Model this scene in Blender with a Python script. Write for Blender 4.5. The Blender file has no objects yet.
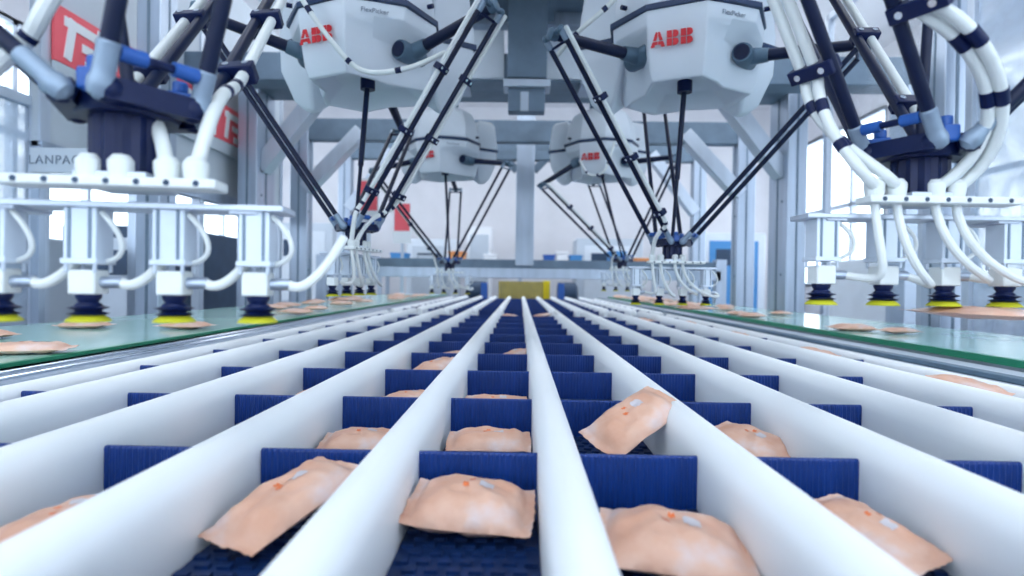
import bpy, bmesh, math, random
from mathutils import Vector, Matrix, noise
C = bpy.context.scene.collection
PI = math.pi
R = math.radians
CAMZ = 1.2
V = Vector

# ---------------------------------------------------------------- materials
def new_mat(name):
    m = bpy.data.materials.new(name); m.use_nodes = True
    nt = m.node_tree; b = nt.nodes['Principled BSDF']
    return m, nt, b

def srgb(c):
    return tuple(((v/255)/12.92 if v/255 <= .04045 else ((v/255+.055)/1.055)**2.4) for v in c) + (1,)

def mat(name, col, rough=.5, metal=0., var=.0, scale=20., bump=0., bscale=60., spec=.5, stretch=(1,1,1), coat=0, sss=0):
    m, nt, b = new_mat(name)
    c = srgb(col)
    b.inputs['Base Color'].default_value = c
    b.inputs['Roughness'].default_value = rough
    b.inputs['Metallic'].default_value = metal
    b.inputs['Specular IOR Level'].default_value = spec
    b.inputs['Coat Weight'].default_value = coat
    if sss:
        b.inputs['Subsurface Weight'].default_value = sss; b.inputs['Subsurface Radius'].default_value = (1,1,1); b.inputs['Subsurface Scale'].default_value = .03
    tc = nt.nodes.new('ShaderNodeTexCoord'); mp = nt.nodes.new('ShaderNodeMapping')
    mp.inputs['Scale'].default_value = stretch
    nt.links.new(tc.outputs['Object'], mp.inputs['Vector'])
    if var > 0:
        n = nt.nodes.new('ShaderNodeTexNoise'); n.inputs['Scale'].default_value = scale; n.inputs['Detail'].default_value = 5
        nt.links.new(mp.outputs[0], n.inputs['Vector'])
        r = nt.nodes.new('ShaderNodeValToRGB')
        r.color_ramp.elements[0].position = .3; r.color_ramp.elements[1].position = .7
        r.color_ramp.elements[0].color = tuple(max(0, x*(1-var)) for x in c[:3]) + (1,)
        r.color_ramp.elements[1].color = tuple(min(1, x*(1+var)) for x in c[:3]) + (1,)
        nt.links.new(n.outputs['Fac'], r.inputs['Fac']); nt.links.new(r.outputs['Color'], b.inputs['Base Color'])
    if bump > 0:
        n2 = nt.nodes.new('ShaderNodeTexNoise'); n2.inputs['Scale'].default_value = bscale; n2.inputs['Detail'].default_value = 4
        nt.links.new(mp.outputs[0], n2.inputs['Vector'])
        bp = nt.nodes.new('ShaderNodeBump'); bp.inputs['Strength'].default_value = bump; bp.inputs['Distance'].default_value = .01
        nt.links.new(n2.outputs['Fac'], bp.inputs['Height']); nt.links.new(bp.outputs[0], b.inputs['Normal'])
    return m

M = {}
M['rail'] = mat('white_plastic_rail', (238,243,250), .5, var=.02, scale=3, spec=.35, sss=.7)
M['cleat'] = mat('navy_plastic_cleat', (0,50,124), .45, var=.12, scale=40, stretch=(1,1,.1))
M['lane'] = mat('navy_modular_belt', (6,42,92), .5, var=.2, scale=60)
M['steel'] = mat('brushed_steel', (176,188,204), .36, .75, var=.10, scale=14, stretch=(1,1,.12))
M['steel_dark'] = mat('grey_painted_steel', (112,130,148), .5, .45, var=.14, scale=6)
M['steel_light'] = mat('pale_anodised_profile', (196,206,220), .38, .5, var=.06, scale=10, stretch=(1,1,.1))
M['white'] = mat('white_robot_paint', (216,224,234), .42, var=.03, scale=5, spec=.5)
M['black'] = mat('black_carbon', (4,20,54), .42, var=.1, scale=30, spec=.3)
M['navy'] = mat('navy_joint_plastic', (4,22,66), .42, var=.1, scale=30, spec=.3)
M['band'] = mat('dark_trim', (28,52,88), .4)
M['cast'] = mat('cast_joint_metal', (88,112,132), .45, .4, var=.1, scale=30)
M['sleeve'] = mat('pale_cast_sleeve', (138,156,176), .42, .4, var=.08, scale=30)
M['blue'] = mat('bright_blue_plastic', (34,88,168), .4, var=.1, scale=40)
M['hose'] = mat('white_hose_plastic', (222,228,228), .38, var=.03, scale=30)
M['clear'] = mat('milky_cylinder_plastic', (206,218,232), .25, .1, var=.05, scale=20)
M['yellow'] = mat('yellow_cup_lip', (196,196,40), .5)
M['chrome'] = mat('chrome', (215,222,232), .15, 1.0)
M['red'] = mat('red_logo_print', (214,30,44), .5)
M['signred'] = mat('red_sign_vinyl', (246,102,114), .45, var=.05, scale=4)
M['signwhite'] = mat('white_sign_vinyl', (236,238,244), .5)
M['greytext'] = mat('grey_lettering', (128,140,158), .5)
M['panel'] = mat('pale_grey_panel', (192,202,214), .5, var=.05, scale=3)
M['wallm'] = mat('white_plaster_wall', (222,221,226), .8, var=.04, scale=2)
M['floorm'] = mat('grey_resin_floor', (150,160,172), .35, var=.08, scale=2)
M['green_edge'] = mat('green_belt_edge', (0,128,92), .45)
M['greenbelt'] = mat('mint_conveyor_belt', (168,212,204), .14, var=.05, scale=2, spec=.85)
M['cobalt'] = mat('cobalt_tube', (28,56,190), .3)
M['brass'] = mat('brass_fitting', (190,160,60), .3, .9)
M['yellowp'] = mat('yellow_paint', (232,206,20), .5)
M['card'] = mat('cardboard_strip', (206,186,96), .7, var=.15, scale=10)
M['orange'] = mat('orange_plastic', (226,150,90), .5)
M['lightblue'] = mat('light_blue_bin', (70,140,200), .5)
M['dark'] = mat('dark_machine_metal', (44,66,92), .5, .2, var=.15, scale=6)

def glass_mat(name, col, alpha, rough=.1):
    m, nt, b = new_mat(name)
    b.inputs['Base Color'].default_value = srgb(col); b.inputs['Roughness'].default_value = rough
    b.inputs['Alpha'].default_value = alpha
    tc = nt.nodes.new('ShaderNodeTexCoord')
    n = nt.nodes.new('ShaderNodeTexNoise'); n.inputs['Scale'].default_value = 3; n.inputs['Detail'].default_value = 6; n.inputs['Distortion'].default_value = 2
    nt.links.new(tc.outputs['Object'], n.inputs['Vector'])
    mr = nt.nodes.new('ShaderNodeMapRange'); mr.inputs['From Min'].default_value = .35; mr.inputs['From Max'].default_value = .7
    mr.inputs['To Min'].default_value = alpha*.8; mr.inputs['To Max'].default_value = min(1, alpha*1.3)
    nt.links.new(n.outputs['Fac'], mr.inputs['Value']); nt.links.new(mr.outputs[0], b.inputs['Alpha'])
    return m
M['plexi'] = glass_mat('scuffed_acrylic', (196,212,232), .62)
M['pane'] = glass_mat('window_glass', (235,245,255), .08, .02)

def packet_mat():
    m, nt, b = new_mat('kraft_paper_packet')
    b.inputs['Roughness'].default_value = .42
    tc = nt.nodes.new('ShaderNodeTexCoord')
    n = nt.nodes.new('ShaderNodeTexNoise'); n.inputs['Scale'].default_value = 16; n.inputs['Detail'].default_value = 5
    nt.links.new(tc.outputs['Object'], n.inputs['Vector'])
    r = nt.nodes.new('ShaderNodeValToRGB')
    e = r.color_ramp.elements
    e[0].position = .36; e[0].color = srgb((216,164,138)); e[1].position = .56; e[1].color = srgb((224,182,160)); k_ = e.new(.68); k_.color = srgb((222,200,196))
    nt.links.new(n.outputs['Fac'], r.inputs['Fac']); nt.links.new(r.outputs['Color'], b.inputs['Base Color'])
    n2 = nt.nodes.new('ShaderNodeTexNoise'); n2.inputs['Scale'].default_value = 60; n2.inputs['Detail'].default_value = 3
    nt.links.new(tc.outputs['Object'], n2.inputs['Vector'])
    bp = nt.nodes.new('ShaderNodeBump'); bp.inputs['Strength'].default_value = .25; bp.inputs['Distance'].default_value = .004
    nt.links.new(n2.outputs['Fac'], bp.inputs['Height']); nt.links.new(bp.outputs[0], b.inputs['Normal'])
    return m
M['packet'] = packet_mat()
M['printpale'] = mat('pale_print', (206,200,206), .5, var=.08, scale=60)
M['printorange'] = mat('orange_print', (226,120,70), .5)

# ---------------------------------------------------------------- mesh builder
def frame(d):
    d = V(d).normalized()
    u = d.cross(V((0,0,1)))
    if u.length < 1e-4: u = V((1,0,0))
    u.normalize(); w = d.cross(u).normalized()
    return u, w

class MB:
    def __init__(s): s.v = []; s.f = []; s.mi = []; s.cm = 0
    def add(s, vs, fs):
        o = len(s.v); s.v += [V(x) for x in vs]
        for f in fs: s.f.append(tuple(o+i for i in f)); s.mi.append(s.cm)
        return s
    def box(s, c, size, rot=None):
        hx, hy, hz = size[0]/2, size[1]/2, size[2]/2
        vs = [V((x,y,z)) for x in (-hx,hx) for y in (-hy,hy) for z in (-hz,hz)]
        if rot is not None: vs = [rot @ v for v in vs]
        vs = [v+V(c) for v in vs]
        return s.add(vs, [(0,1,3,2),(4,6,7,5),(0,4,5,1),(2,3,7,6),(0,2,6,4),(1,5,7,3)])
    def bb(s, a, b):
        return s.box([(a[i]+b[i])/2 for i in range(3)], [abs(b[i]-a[i]) for i in range(3)])
    def beam(s, p0, p1, w, h, up=None):
        p0, p1 = V(p0), V(p1); d = (p1-p0)
        u, n = frame(d)
        if up is not None:
            u = d.normalized().cross(V(up)).normalized(); n = d.normalized().cross(u).normalized()
        rot = Matrix((d.normalized(), u, n)).transposed()
        return s.box((p0+p1)/2, (d.length, w, h), rot)
    def rings(s, rings, cap=True, closed=False):
        n = len(rings[0]); vs = []; fs = []
        for r in rings: vs += r
        for i in range(len(rings)-1):
            for j in range(n):
                k = (j+1) % n
                fs.append((i*n+j, i*n+k, (i+1)*n+k, (i+1)*n+j))
        if closed:
            i = len(rings)-1
            for j in range(n):
                k = (j+1) % n; fs.append((i*n+j, i*n+k, k, j))
        elif cap:
            fs.append(tuple(reversed(range(n)))); fs.append(tuple(range((len(rings)-1)*n, len(rings)*n)))
        return s.add(vs, fs)
    def tube(s, pts, r, n=10):
        pts = [V(p) for p in pts]; rs = r if isinstance(r, (list, tuple)) else [r]*len(pts)
        rings = []; u = None
        for i, p in enumerate(pts):
            d = (pts[min(i+1, len(pts)-1)]-pts[max(i-1, 0)]).normalized()
            if u is None: u, w = frame(d)
            else:
                u = (u - d*u.dot(d))
                if u.length < 1e-5: u, w = frame(d)
                u.normalize(); w = d.cross(u)
            rings.append([p+(u*math.cos(2*PI*k/n)+w*math.sin(2*PI*k/n))*rs[i] for k in range(n)])
        return s.rings(rings)
    def cyl(s, p0, p1, r, r1=None, n=16):
        return s.tube([p0, p1], [r, r if r1 is None else r1], n)
    def lathe(s, c, prof, n=20, axis=None):
        # prof: list of (offset along axis, radius)
        c = V(c); a = V(axis or (0,0,1)).normalized(); u, w = frame(a)
        rings = [[c+a*h+(u*math.cos(2*PI*k/n)+w*math.sin(2*PI*k/n))*max(r, 1e-4) for k in range(n)] for h, r in prof]
        return s.rings(rings)
    def ball(s, c, r, n=12):
        return s.lathe(c, [(-r*math.cos(PI*i/8), r*math.sin(PI*i/8)) for i in range(9)], n)
    def build(s, name, m, parent=None, bevel=0, smooth=35, loc=None):
        me = bpy.data.meshes.new(name); me.from_pydata([tuple(v) for v in s.v], [], s.f)
        ms = m if isinstance(m, (list, tuple)) else [m]
        for x in ms: me.materials.append(x)
        if len(ms) > 1:
            for p, i in zip(me.polygons, s.mi): p.material_index = i
        bm = bmesh.new(); bm.from_mesh(me); bmesh.ops.recalc_face_normals(bm, faces=bm.faces); bm.to_mesh(me); bm.free()
        o = bpy.data.objects.new(name, me); C.objects.link(o)
        if loc is not None: o.location = loc
        if parent is not None: o.parent = parent
        if smooth:
            me.shade_smooth(); me.set_sharp_from_angle(angle=R(smooth))
        if bevel:
            b = o.modifiers.new('bevel', 'BEVEL'); b.width = bevel; b.segments = 3; b.limit_method = 'ANGLE'; b.angle_limit = R(30)
            b.harden_normals = False
        return o

def tag(o, label, cat, group=None):
    o['label'] = label; o['category'] = cat
    if group: o['group'] = group
    return o
def struct(o): o['kind'] = 'structure'; return o
def empty(name, loc, label, cat, group=None, rz=0):
    o = bpy.data.objects.new(name, None); C.objects.link(o); o.location = loc; o.rotation_euler = (0,0,rz)
    o.empty_display_size = .1
    return tag(o, label, cat, group)
def dup(o, parent=None):
    c = o.copy(); C.objects.link(c)
    if parent is not None: c.parent = parent
    return c
def bez(p0, p1, p2, p3, n=14):
    p0, p1, p2, p3 = map(V, (p0,p1,p2,p3)); out = []
    for i in range(n+1):
        t = i/n; out.append(p0*(1-t)**3+p1*3*t*(1-t)**2+p2*3*t*t*(1-t)+p3*t**3)
    return out

# ---------------------------------------------------------------- camera
F = 569.0
cam = bpy.data.cameras.new('camera'); co = bpy.data.objects.new('camera', cam); C.objects.link(co)
cam.sensor_width = 36; cam.lens = 36*F/1024; cam.clip_start = .02; cam.clip_end = 100
rot = Matrix.Rotation(math.atan(8/F), 4, 'Z') @ Matrix.Rotation(R(90)-math.atan(5/F), 4, 'X') @ Matrix.Rotation(R(.8), 4, 'Z')
co.matrix_world = Matrix.Translation((0,0,CAMZ)) @ rot
cam.dof.use_dof = True; cam.dof.focus_distance = 1.15; cam.dof.aperture_fstop = 3.0
bpy.context.scene.camera = co

# ---------------------------------------------------------------- room
def st(name, a, b, m, bevel=0):
    return struct(MB().bb(a, b).build(name, m, bevel=bevel))
X0, X1, Y0, Y1, ZC = -6.0, 6.0, -4.0, 13.0, 5.2
st('floor', (X0,Y0,-.1), (X1,Y1,0), M['floorm'])
st('ceiling', (X0,Y0,ZC), (X1,Y1,ZC+.1), M['wallm'])
st('wall_front', (X0,Y1,0), (X1,Y1+.1,ZC), M['wallm'])
mb = MB(); mb.bb((X0,Y0-.1,0),(X1,Y0,.9)); mb.bb((X0,Y0-.1,4.3),(X1,Y0,ZC))
for a, b in ((X0,-5.4),(-2.0,-1.6),(1.6,2.0),(5.4,X1)): mb.bb((a,Y0-.1,.9),(b,Y0,4.3))
struct(mb.build('wall_back', M['wallm']))
for n_, (a, b) in enumerate(((-5.4,-2.0),(-1.6,1.6),(2.0,5.4))):  # unseen windows behind the camera, added to light camera-facing sides
    fr = MB()
    for z in (.9,2.6,4.3): fr.bb((a,Y0-.09,z-.04),(b,Y0-.01,z+.04))
    for k in range(4): fr.bb((a+(b-a)*k/3-.035,Y0-.09,.9),(a+(b-a)*k/3+.035,Y0-.01,4.3))
    f = struct(fr.build('window_%d' % (20+n_), M['steel_light'])); MB().bb((a,Y0-.058,.9),(b,Y0-.042,4.3)).build('pane', M['pane'], f)
def wall_with_windows(name, x0, x1, spans, z0, z1):
    mb = MB()
    mb.bb((x0,Y0,0), (x1,Y1,z0)); mb.bb((x0,Y0,z1), (x1,Y1,ZC))
    y = Y0
    for a, b in spans:
        mb.bb((x0,y,z0), (x1,a,z1)); y = b
    mb.bb((x0,y,z0), (x1,Y1,z1))
    struct(mb.build(name, M['wallm']))
spans = [(-2.5,1.0),(1.5,5.0),(5.5,9.0),(9.5,12.4)]
wall_with_windows('wall_right', X1, X1+.12, spans, 1.25, 4.2)
wall_with_windows('wall_left', X0-.12, X0, spans, 1.6, 4.2)
n = 0
for side, x, z0 in ((1, X1+.05, 1.25), (-1, X0-.05, 1.6)):
    for a, b in spans:
        n += 1
        fr = MB()
        for z in (z0, (z0+4.2)/2, 4.2): fr.bb((x-.05,a,z-.04), (x+.05,b,z+.04))
        for k in range(4):
            y = a+(b-a)*k/3; fr.bb((x-.05,y-.035,z0), (x+.05,y+.035,4.2))
        f = struct(fr.build('window_%d' % n, M['steel_light']))
        p = MB().bb((x-.008,a,z0), (x+.008,b,4.2)).build('pane', M['pane'], f)

# ---------------------------------------------------------------- lights and sky
w = bpy.data.worlds.new('sky'); bpy.context.scene.world = w; w.use_nodes = True
bg = w.node_tree.nodes['Background']; bg.inputs['Color'].default_value = (.76,.88,1.0,1); bg.inputs['Strength'].default_value = 4.2
def area(name, loc, sx, sy, power, col=(.93,.97,1), rot=(0,0,0)):
    l = bpy.data.lights.new(name, 'AREA'); l.shape = 'RECTANGLE'; l.size = sx; l.size_y = sy; l.energy = power; l.color = col
    o = bpy.data.objects.new(name, l); C.objects.link(o); o.location = loc; o.rotation_euler = rot
    return o
for i, x in enumerate((-3.2, -1.1, 1.1, 3.2)):
    for y in (-2.2, 1.4, 5.0, 9.0):
        o = area('added_ceiling_lamp', (x, y, 5.05), .9, 2.4, 34)  # lamp and its trim panel added to light the closed hall
        tr = st('trim_%d' % (20+i*4+int(y+3)//4), (x-.52,y-1.3,5.1), (x+.52,y+1.3,5.2), M['panel'])

sc = bpy.context.scene
sc.view_settings.view_transform = 'Standard'; sc.view_settings.look = 'None'; sc.view_settings.gamma = 1
sc.view_settings.exposure = 0.05
sc.view_settings.use_curve_mapping = False
sc.cycles.max_bounces = 7; sc.cycles.diffuse_bounces = 4; sc.cycles.glossy_bounces = 4; sc.cycles.transparent_max_bounces = 8
sc.cycles.caustics_reflective = False; sc.cycles.caustics_refractive = False

# ---------------------------------------------------------------- sorting conveyor
PITCH = .2135; LX = lambda k: -.053+PITCH*k
BZ = .905; P = .353; YC = .763
ordw = {1:'first',2:'second',3:'third',4:'fourth',5:'outermost (fifth)'}
def lane_words(k):
    if k == 0: return 'centre lane'
    if k == -4: return 'outermost lane on the left'
    s = 'right' if k > 0 else 'left'
    return '%s lane %s of the centre one' % (ordw[abs(k)], s)
SEG = [(-.45, 4.33, 'near'), (4.52, 8.6, 'far')]
# carcass under the lanes
for y0, y1, w_ in SEG:
    t = empty('conveyor_table', (.0535,(y0+y1)/2,0), 'pale steel table carrying the %s run of blue lanes' % w_, 'conveyor', 'tables under the sorting lanes')
    L = y1-y0
    MB().bb((-1.08,-L/2,.50), (1.08,L/2,.857)).build('housing', M['steel_light'], t, bevel=.004)
    for sx in (-1,1):
        for sy in (-1,1):
            MB().bb((sx*.95-.04, sy*(L/2-.25)-.04, 0), (sx*.95+.04, sy*(L/2-.25)+.04, .5)).build('leg', M['steel'], t)
# cleat mesh with vertical ribs
def cleat_mesh(wd, h=.071):
    mb = MB(); nr = 20; n_ = nr*4
    top = []; vs = []
    for i in range(n_+1):
        x = -wd/2+wd*i/n_; ph = i % 4
        d = .0011 if ph in (0,1) else -.0006
        for z in (0, h-.003): vs.append((x, -.003-d, z))
        vs.append((x, -.002, h)); vs.append((x, .002, h))
        for z in (h-.003, 0): vs.append((x, .003+d, z))
    fs = []
    for i in range(n_):
        for j in range(5):
            a = i*6+j; fs.append((a, a+1, a+7, a+6))
    fs.append(tuple(range(6))); fs.append(tuple(reversed(range(n_*6, n_*6+6))))
    return mb.add(vs, fs)
cleat0 = None
for (y0, y1, w_) in SEG:
    for k in range(-4, 6):
        t = empty('lane_belt', (LX(k), y0, BZ), 'blue ribbed pocket belt in the %s, %s run' % (lane_words(k), w_), 'conveyor belt', 'blue cleated lane belts')
        mb = MB(); L = y1-y0
        mb.bb((-.079,0,-.035), (.079,L,-.004))
        # modular links: raised short bars in rows
        yy = .01
        row = 0
        while yy < (1.6 if w_ == 'near' else 0):
            for q in range(7):
                xx = -.069+q*.023+(.0115 if row % 2 else 0)
                if xx < .075: mb.bb((xx-.007,yy,-.004), (xx+.007,yy+.009,0))
            yy += .0185; row += 1
        if w_ == 'far' or yy < L: mb.bb((-.079,yy,-.004), (.079,L,-.001))
        mb.build('belt_surface', M['lane'], t, smooth=0)
        ys = [YC+P*i for i in range(-2, 10)] if w_ == 'near' else [4.80+P*i for i in range(11)]
        for y in ys:
            if not (y0+.03 < y < y1-.03): continue
            if cleat0 is None:
                cleat0 = cleat_mesh(.158).build('cleat', M['cleat'], t, smooth=20)
                c = cleat0
            else: c = dup(cleat0, t)
            c.location = (0, y-y0, -.004)
# divider rails
rail_name = {-5:'outer left edge', 6:'outer right edge'}
for (y0, y1, w_) in SEG:
    for j in range(10):   # rail j is to the left of lane j-4
        k = j-4
        x = LX(k)-PITCH/2
        if j == 0: wh = 'along the outer left edge'
        else: wh = None
        if wh is None:
            if k == 0: wh = 'left of the centre lane'
            elif k > 0: wh = 'left of the %s' % lane_words(k).replace(' of the centre one','')
            else: wh = 'left of the %s' % lane_words(k)
        L = y1-y0
        mb = MB(); wd = (PITCH-.1585)/2
        hs_ = [(wd,-.045),(wd,.062),(wd-.0008,.071),(wd-.003,.0785),(wd-.008,.0875),(wd-.0145,.0945),(wd-.021,.0985)]
        def section(kz):
            q_ = [(a_, b_*kz if b_ > 0 else b_) for a_, b_ in hs_]
            return [(-a_, b_) for a_, b_ in q_]+[(0,.0995*kz)]+q_[::-1]
        sec = section(.79 if j == 0 else 1.0)
        rg = []
        for yy, dz in [(-L/2,-.03),(-L/2+.006,-.012),(-L/2+.016,-.003),(-L/2+.03,0),(L/2-.03,0),(L/2-.016,-.003),(L/2-.006,-.012),(L/2,-.03)]:
            rg.append([V((a,yy,b+(dz if b > 0 else 0))) for a, b in sec])
        mb.rings(rg)
        o = mb.build('divider_rail', M['rail'], loc=(x,(y0+y1)/2,BZ))
        tag(o, 'white plastic divider rail %s, %s run' % (wh, w_), 'divider rail', 'white rails between the lanes')
    x = LX(5)+PITCH/2
    mb = MB()
    mb.rings([[V((a,yy,b+(dz if b > 0 else 0))) for a, b in section(.79)] for yy, dz in [(-L/2,-.03),(-L/2+.006,-.012),(-L/2+.03,0),(L/2-.03,0),(L/2-.006,-.012),(L/2,-.03)]])
    o = mb.build('divider_rail', M['rail'], loc=(x,(y0+y1)/2,BZ))
    tag(o, 'white plastic divider rail along the outer right edge, %s run' % w_, 'divider rail', 'white rails between the lanes')

# ---------------------------------------------------------------- green belt conveyors
def side_conveyor(x0, x1, sgn, label):
    # x0 inner edge, x1 outer edge of the belt
    t = empty('belt_conveyor', ((x0+x1)/2, 4.3, 0), label, 'conveyor', 'mint green feed conveyors')
    cx = (x0+x1)/2; L = 5.2; zt = CAMZ-.195
    a, b = min(x0,x1)-cx, max(x0,x1)-cx
    MB().bb((a,-L,zt-.006), (b,L-.6,zt)).build('belt', M['greenbelt'], t)
    th = .008 if sgn < 0 else .019
    e = MB(); xi = (x0-cx)
    e.bb((xi-.002*sgn,-L,zt-th), (xi+.02*sgn,L-.6,zt+.0015)); e.build('belt_edge', M['green_edge'], t)
    MB().bb((a+.01,-L,zt-.12), (b-.01,L-.6,zt-.02)).build('side_frame', M['panel'], t)
    for sx in (a+.08, b-.08):
        for y in (-4.6,-1.5,1.5,4.2):
            MB().bb((sx-.03,y-.03,0), (sx+.03,y+.03,zt-.12)).build('leg', M['steel'], t)
    return t
side_conveyor(-1.135, -2.0, -1, 'mint green feed belt with grey steel side, left of the white lanes')
side_conveyor(1.375, 2.12, 1, 'mint green feed belt with thick green edge, right of the white lanes')
# steel guard between lanes and belts
def guard(x0, x1, z0, z1, label, extra):
    t = empty('side_guard', ((x0+x1)/2, 4.1, 0), label, 'guard rail')
    cx = (x0+x1)/2; s = 1 if x1 > x0 else -1
    mb = MB(); mb.add([(x0-cx,-4.9,z0-.1),(x0-cx,-4.9,z0),(x1-cx,-4.9,z1),(x1-cx,-4.9,z1-.1),(x0-cx,4.5,z0-.1),(x0-cx,4.5,z0),(x1-cx,4.5,z1),(x1-cx,4.5,z1-.1)],
        [(0,1,2,3),(7,6,5,4),(0,4,5,1),(1,5,6,2),(2,6,7,3),(3,7,4,0)])
    mb.build('side_plate', M['steel'], t, bevel=.003)
    for d in extra:
        f = d; x = (x0+(x1-x0)*f)-cx; z = z0+(z1-z0)*f
        MB().cyl((x,-4.9,z+.002), (x,4.5,z+.002), .005, n=10).build('highlight_bar', M['chrome'], t)  # chrome bars added as the highlight streaks along the steel plate
    for y in (-4,0,4): MB().bb((-.02,y-.02,0), (.02,y+.02,min(z0,z1)-.09)).build('leg', M['steel'], t)
guard(-1.045, -1.12, CAMZ-.217, CAMZ-.207, 'slim steel guard plate between the lanes and left green belt', (.25,.75))
t = empty('side_guard', (1.25,4.1,0), 'white ledge with a grey rail between the lanes and right green belt', 'guard rail')
MB().bb((-.09,-4.9,CAMZ-.33), (.118,4.5,CAMZ-.222)).build('ledge', M['panel'], t, bevel=.003)
MB().bb((-.085,-4.9,CAMZ-.222), (-.045,4.5,CAMZ-.207)).build('grey_rail', M['cast'], t, bevel=.004)
MB().bb((-.09,-4.9,.7), (.1,4.5,CAMZ-.33)).build('skirt', M['panel'], t)
for y in (-4,0,4): MB().bb((-.03,y-.03,0), (.03,y+.03,.7)).build('leg', M['steel'], t)

# ---------------------------------------------------------------- packets
def packet_mb(seed, L=.15, W=.108, H=.036, bend=0.):
    rnd = random.Random(seed); nu, nv = 34, 18; off = V((seed*7.3, seed*3.1, 0))
    def pt(u, v, top):
        au = abs(u)
        pil = max(0, 1-(au/.84)**3.2)**.55 * max(0, 1-abs(v)**3)**.6 if au < .84 else 0
        nz = noise.noise(V((u*2.2, v*1.8, seed*5.0)))
        n2 = noise.noise(V((u*6, v*5, seed*3.0+(7 if top else 0))))
        z = pil*H*(.62 if top else -.38)*(1+.30*nz) + n2*.0024*(.3+pil) + .0016*pil*math.sin(9*(u+.6*v*math.sin(seed))+3*nz)
        # width narrows at the fat middle, flares at crimps
        y = v*W/2*(1-.05*pil+.02*nz)+.004*noise.noise(V((u*1.5, seed*2.0, 1.3)))
        x = u*L/2*(1-.03*abs(v)) + (.0008*n2)
        if au >= .84:
            z = (.0006 if top else -.0006) + .0005*math.sin(v*34)*(1 if au < .98 else .6) + .003*nz*(au-.84)/.16*2
            if au > .985: x += .0005*(1 if int((v+1)*30) % 2 else -1)
        z += bend*(u*u)*.02
        return (x, y, z)
    mb = MB(); vs = []; fs = []
    for top in (1, 0):
        for i in range(nu+1):
            for j in range(nv+1):
                vs.append(pt(-1+2*i/nu, -1+2*j/nv, top))
    n1 = (nu+1)*(nv+1); idx = lambda i, j, t: t*n1+i*(nv+1)+j
    for t in (0, 1):
        for i in range(nu):
            for j in range(nv): 
                q = (idx(i,j,t), idx(i+1,j,t), idx(i+1,j+1,t), idx(i,j+1,t))
                fs.append(q if t == 0 else q[::-1])
    for i in range(nu):
        fs.append((idx(i,0,0), idx(i,0,1), idx(i+1,0,1), idx(i+1,0,0)))
        fs.append((idx(i,nv,0), idx(i+1,nv,0), idx(i+1,nv,1), idx(i,nv,1)))
    for j in range(nv):
        fs.append((idx(0,j,0), idx(0,j+1,0), idx(0,j+1,1), idx(0,j,1)))
        fs.append((idx(nu,j,0), idx(nu,j,1), idx(nu,j+1,1), idx(nu,j+1,0)))
    mb.add(vs, fs)
    # print patches lying on the top sheet
    for (u0,u1,v0,v1,mi) in ((.12,.34,-.05,.30,1),(-.14,-.05,-.02,.14,2),(-.06,.03,.30,.40,2)):
        g = []; q = 5
        for a in range(q+1):
            for b_ in range(q+1):
                x, y, z = pt(u0+(u1-u0)*a/q, v0+(v1-v0)*b_/q+.03*math.sin(a*2.1), 1); g.append((x,y,z+.0012))
        mb.cm = mi
        mb.add(g, [(a*(q+1)+b_, (a+1)*(q+1)+b_, (a+1)*(q+1)+b_+1, a*(q+1)+b_+1) for a in range(q) for b_ in range(q)])
    mb.cm = 0
    return mb
protos = []
def packet(i, loc, rot, label, group, scale=1.0, flat=None):
    i = i % 5
    while len(protos) <= i: protos.append(None)
    if protos[i] is None:
        o = packet_mb(i+1, L=(.15,.155,.155,.15,.146)[i], W=(.098,.112,.078,.078,.088)[i], H=(.044,.042,.038,.040,.040)[i]).build('snack_packet', [M['packet'],M['printpale'],M['printorange']], smooth=50)
        protos[i] = o
    else:
        o = dup(protos[i])
    o.location = loc; o.rotation_euler = [R(a) for a in rot]; o.scale = (scale,)*3
    for k in ('label','category','group'):
        if k in o: del o[k]
    if flat: o.scale = (scale, scale, scale*flat)
    return tag(o, label, 'packet', group)
GL = 'packets lying in the lane pockets'
packet(0, (LX(0)-.002,.675,BZ+.027), (9,3,-4), 'plump kraft packet filling the nearest centre pocket', GL, 1.02, flat=.95)
packet(1, (LX(1)+.004,.60,BZ+.022), (5,2,-12), 'kraft packet with pale print in the nearest pocket right of centre', GL, 1.05, flat=.85)
packet(2, (LX(-1)-.002,.665,BZ+.036), (0,-14,62), 'kraft packet lying lengthwise in the nearest pocket left of centre', GL, 1.15, flat=.75)
packet(3, (LX(2)+.022,.64,BZ+.024), (4,10,-64), 'narrow kraft packet lying aslant in the nearest pocket, second lane right', GL, .92, flat=.65)
packet(4, (LX(-2)-.005,.60,BZ+.03), (0,-6,50), 'kraft packet barely showing over a rail at lower left', GL, .95, flat=.7)
packet(2, (LX(0)+.003,.985,BZ+.020), (10,0,1), 'flat pale kraft packet with straight crimp in second centre pocket', GL, .95, flat=.8)
packet(4, (LX(1)+.032,.955,BZ+.068), (14,-27,24), 'crumpled kraft packet leaning up on the rail right of centre', GL, 1.12, flat=.7)
packet(0, (LX(-1),.97,BZ+.018), (4,0,6), 'kraft packet low in the second pocket left of centre', GL, .95, flat=.75)
packet(1, (LX(2)+.03,1.0,BZ+.022), (6,8,-50), 'kraft packet with one long folded edge, second pocket of second lane right', GL, .95, flat=.7)
packet(3, (LX(0),1.33,BZ+.014), (12,0,0), 'kraft packet showing only its crimped edge, third centre pocket', GL, 1.0, flat=.5)
packet(0, (LX(-1)+.01,1.33,BZ+.018), (4,-4,10), 'kraft packet sliver in the third pocket left of centre', GL, .9, flat=.7)
packet(2, (LX(-2)+.02,.98,BZ+.036), (0,-16,30), 'kraft packet tip in the second pocket, second lane left', GL, .85, flat=.6)
packet(1, (LX(-1)+.015,1.70,BZ+.036), (4,-16,22), 'kraft packet raised on edge in fourth pocket left of centre', GL, 1., flat=.8)
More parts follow.
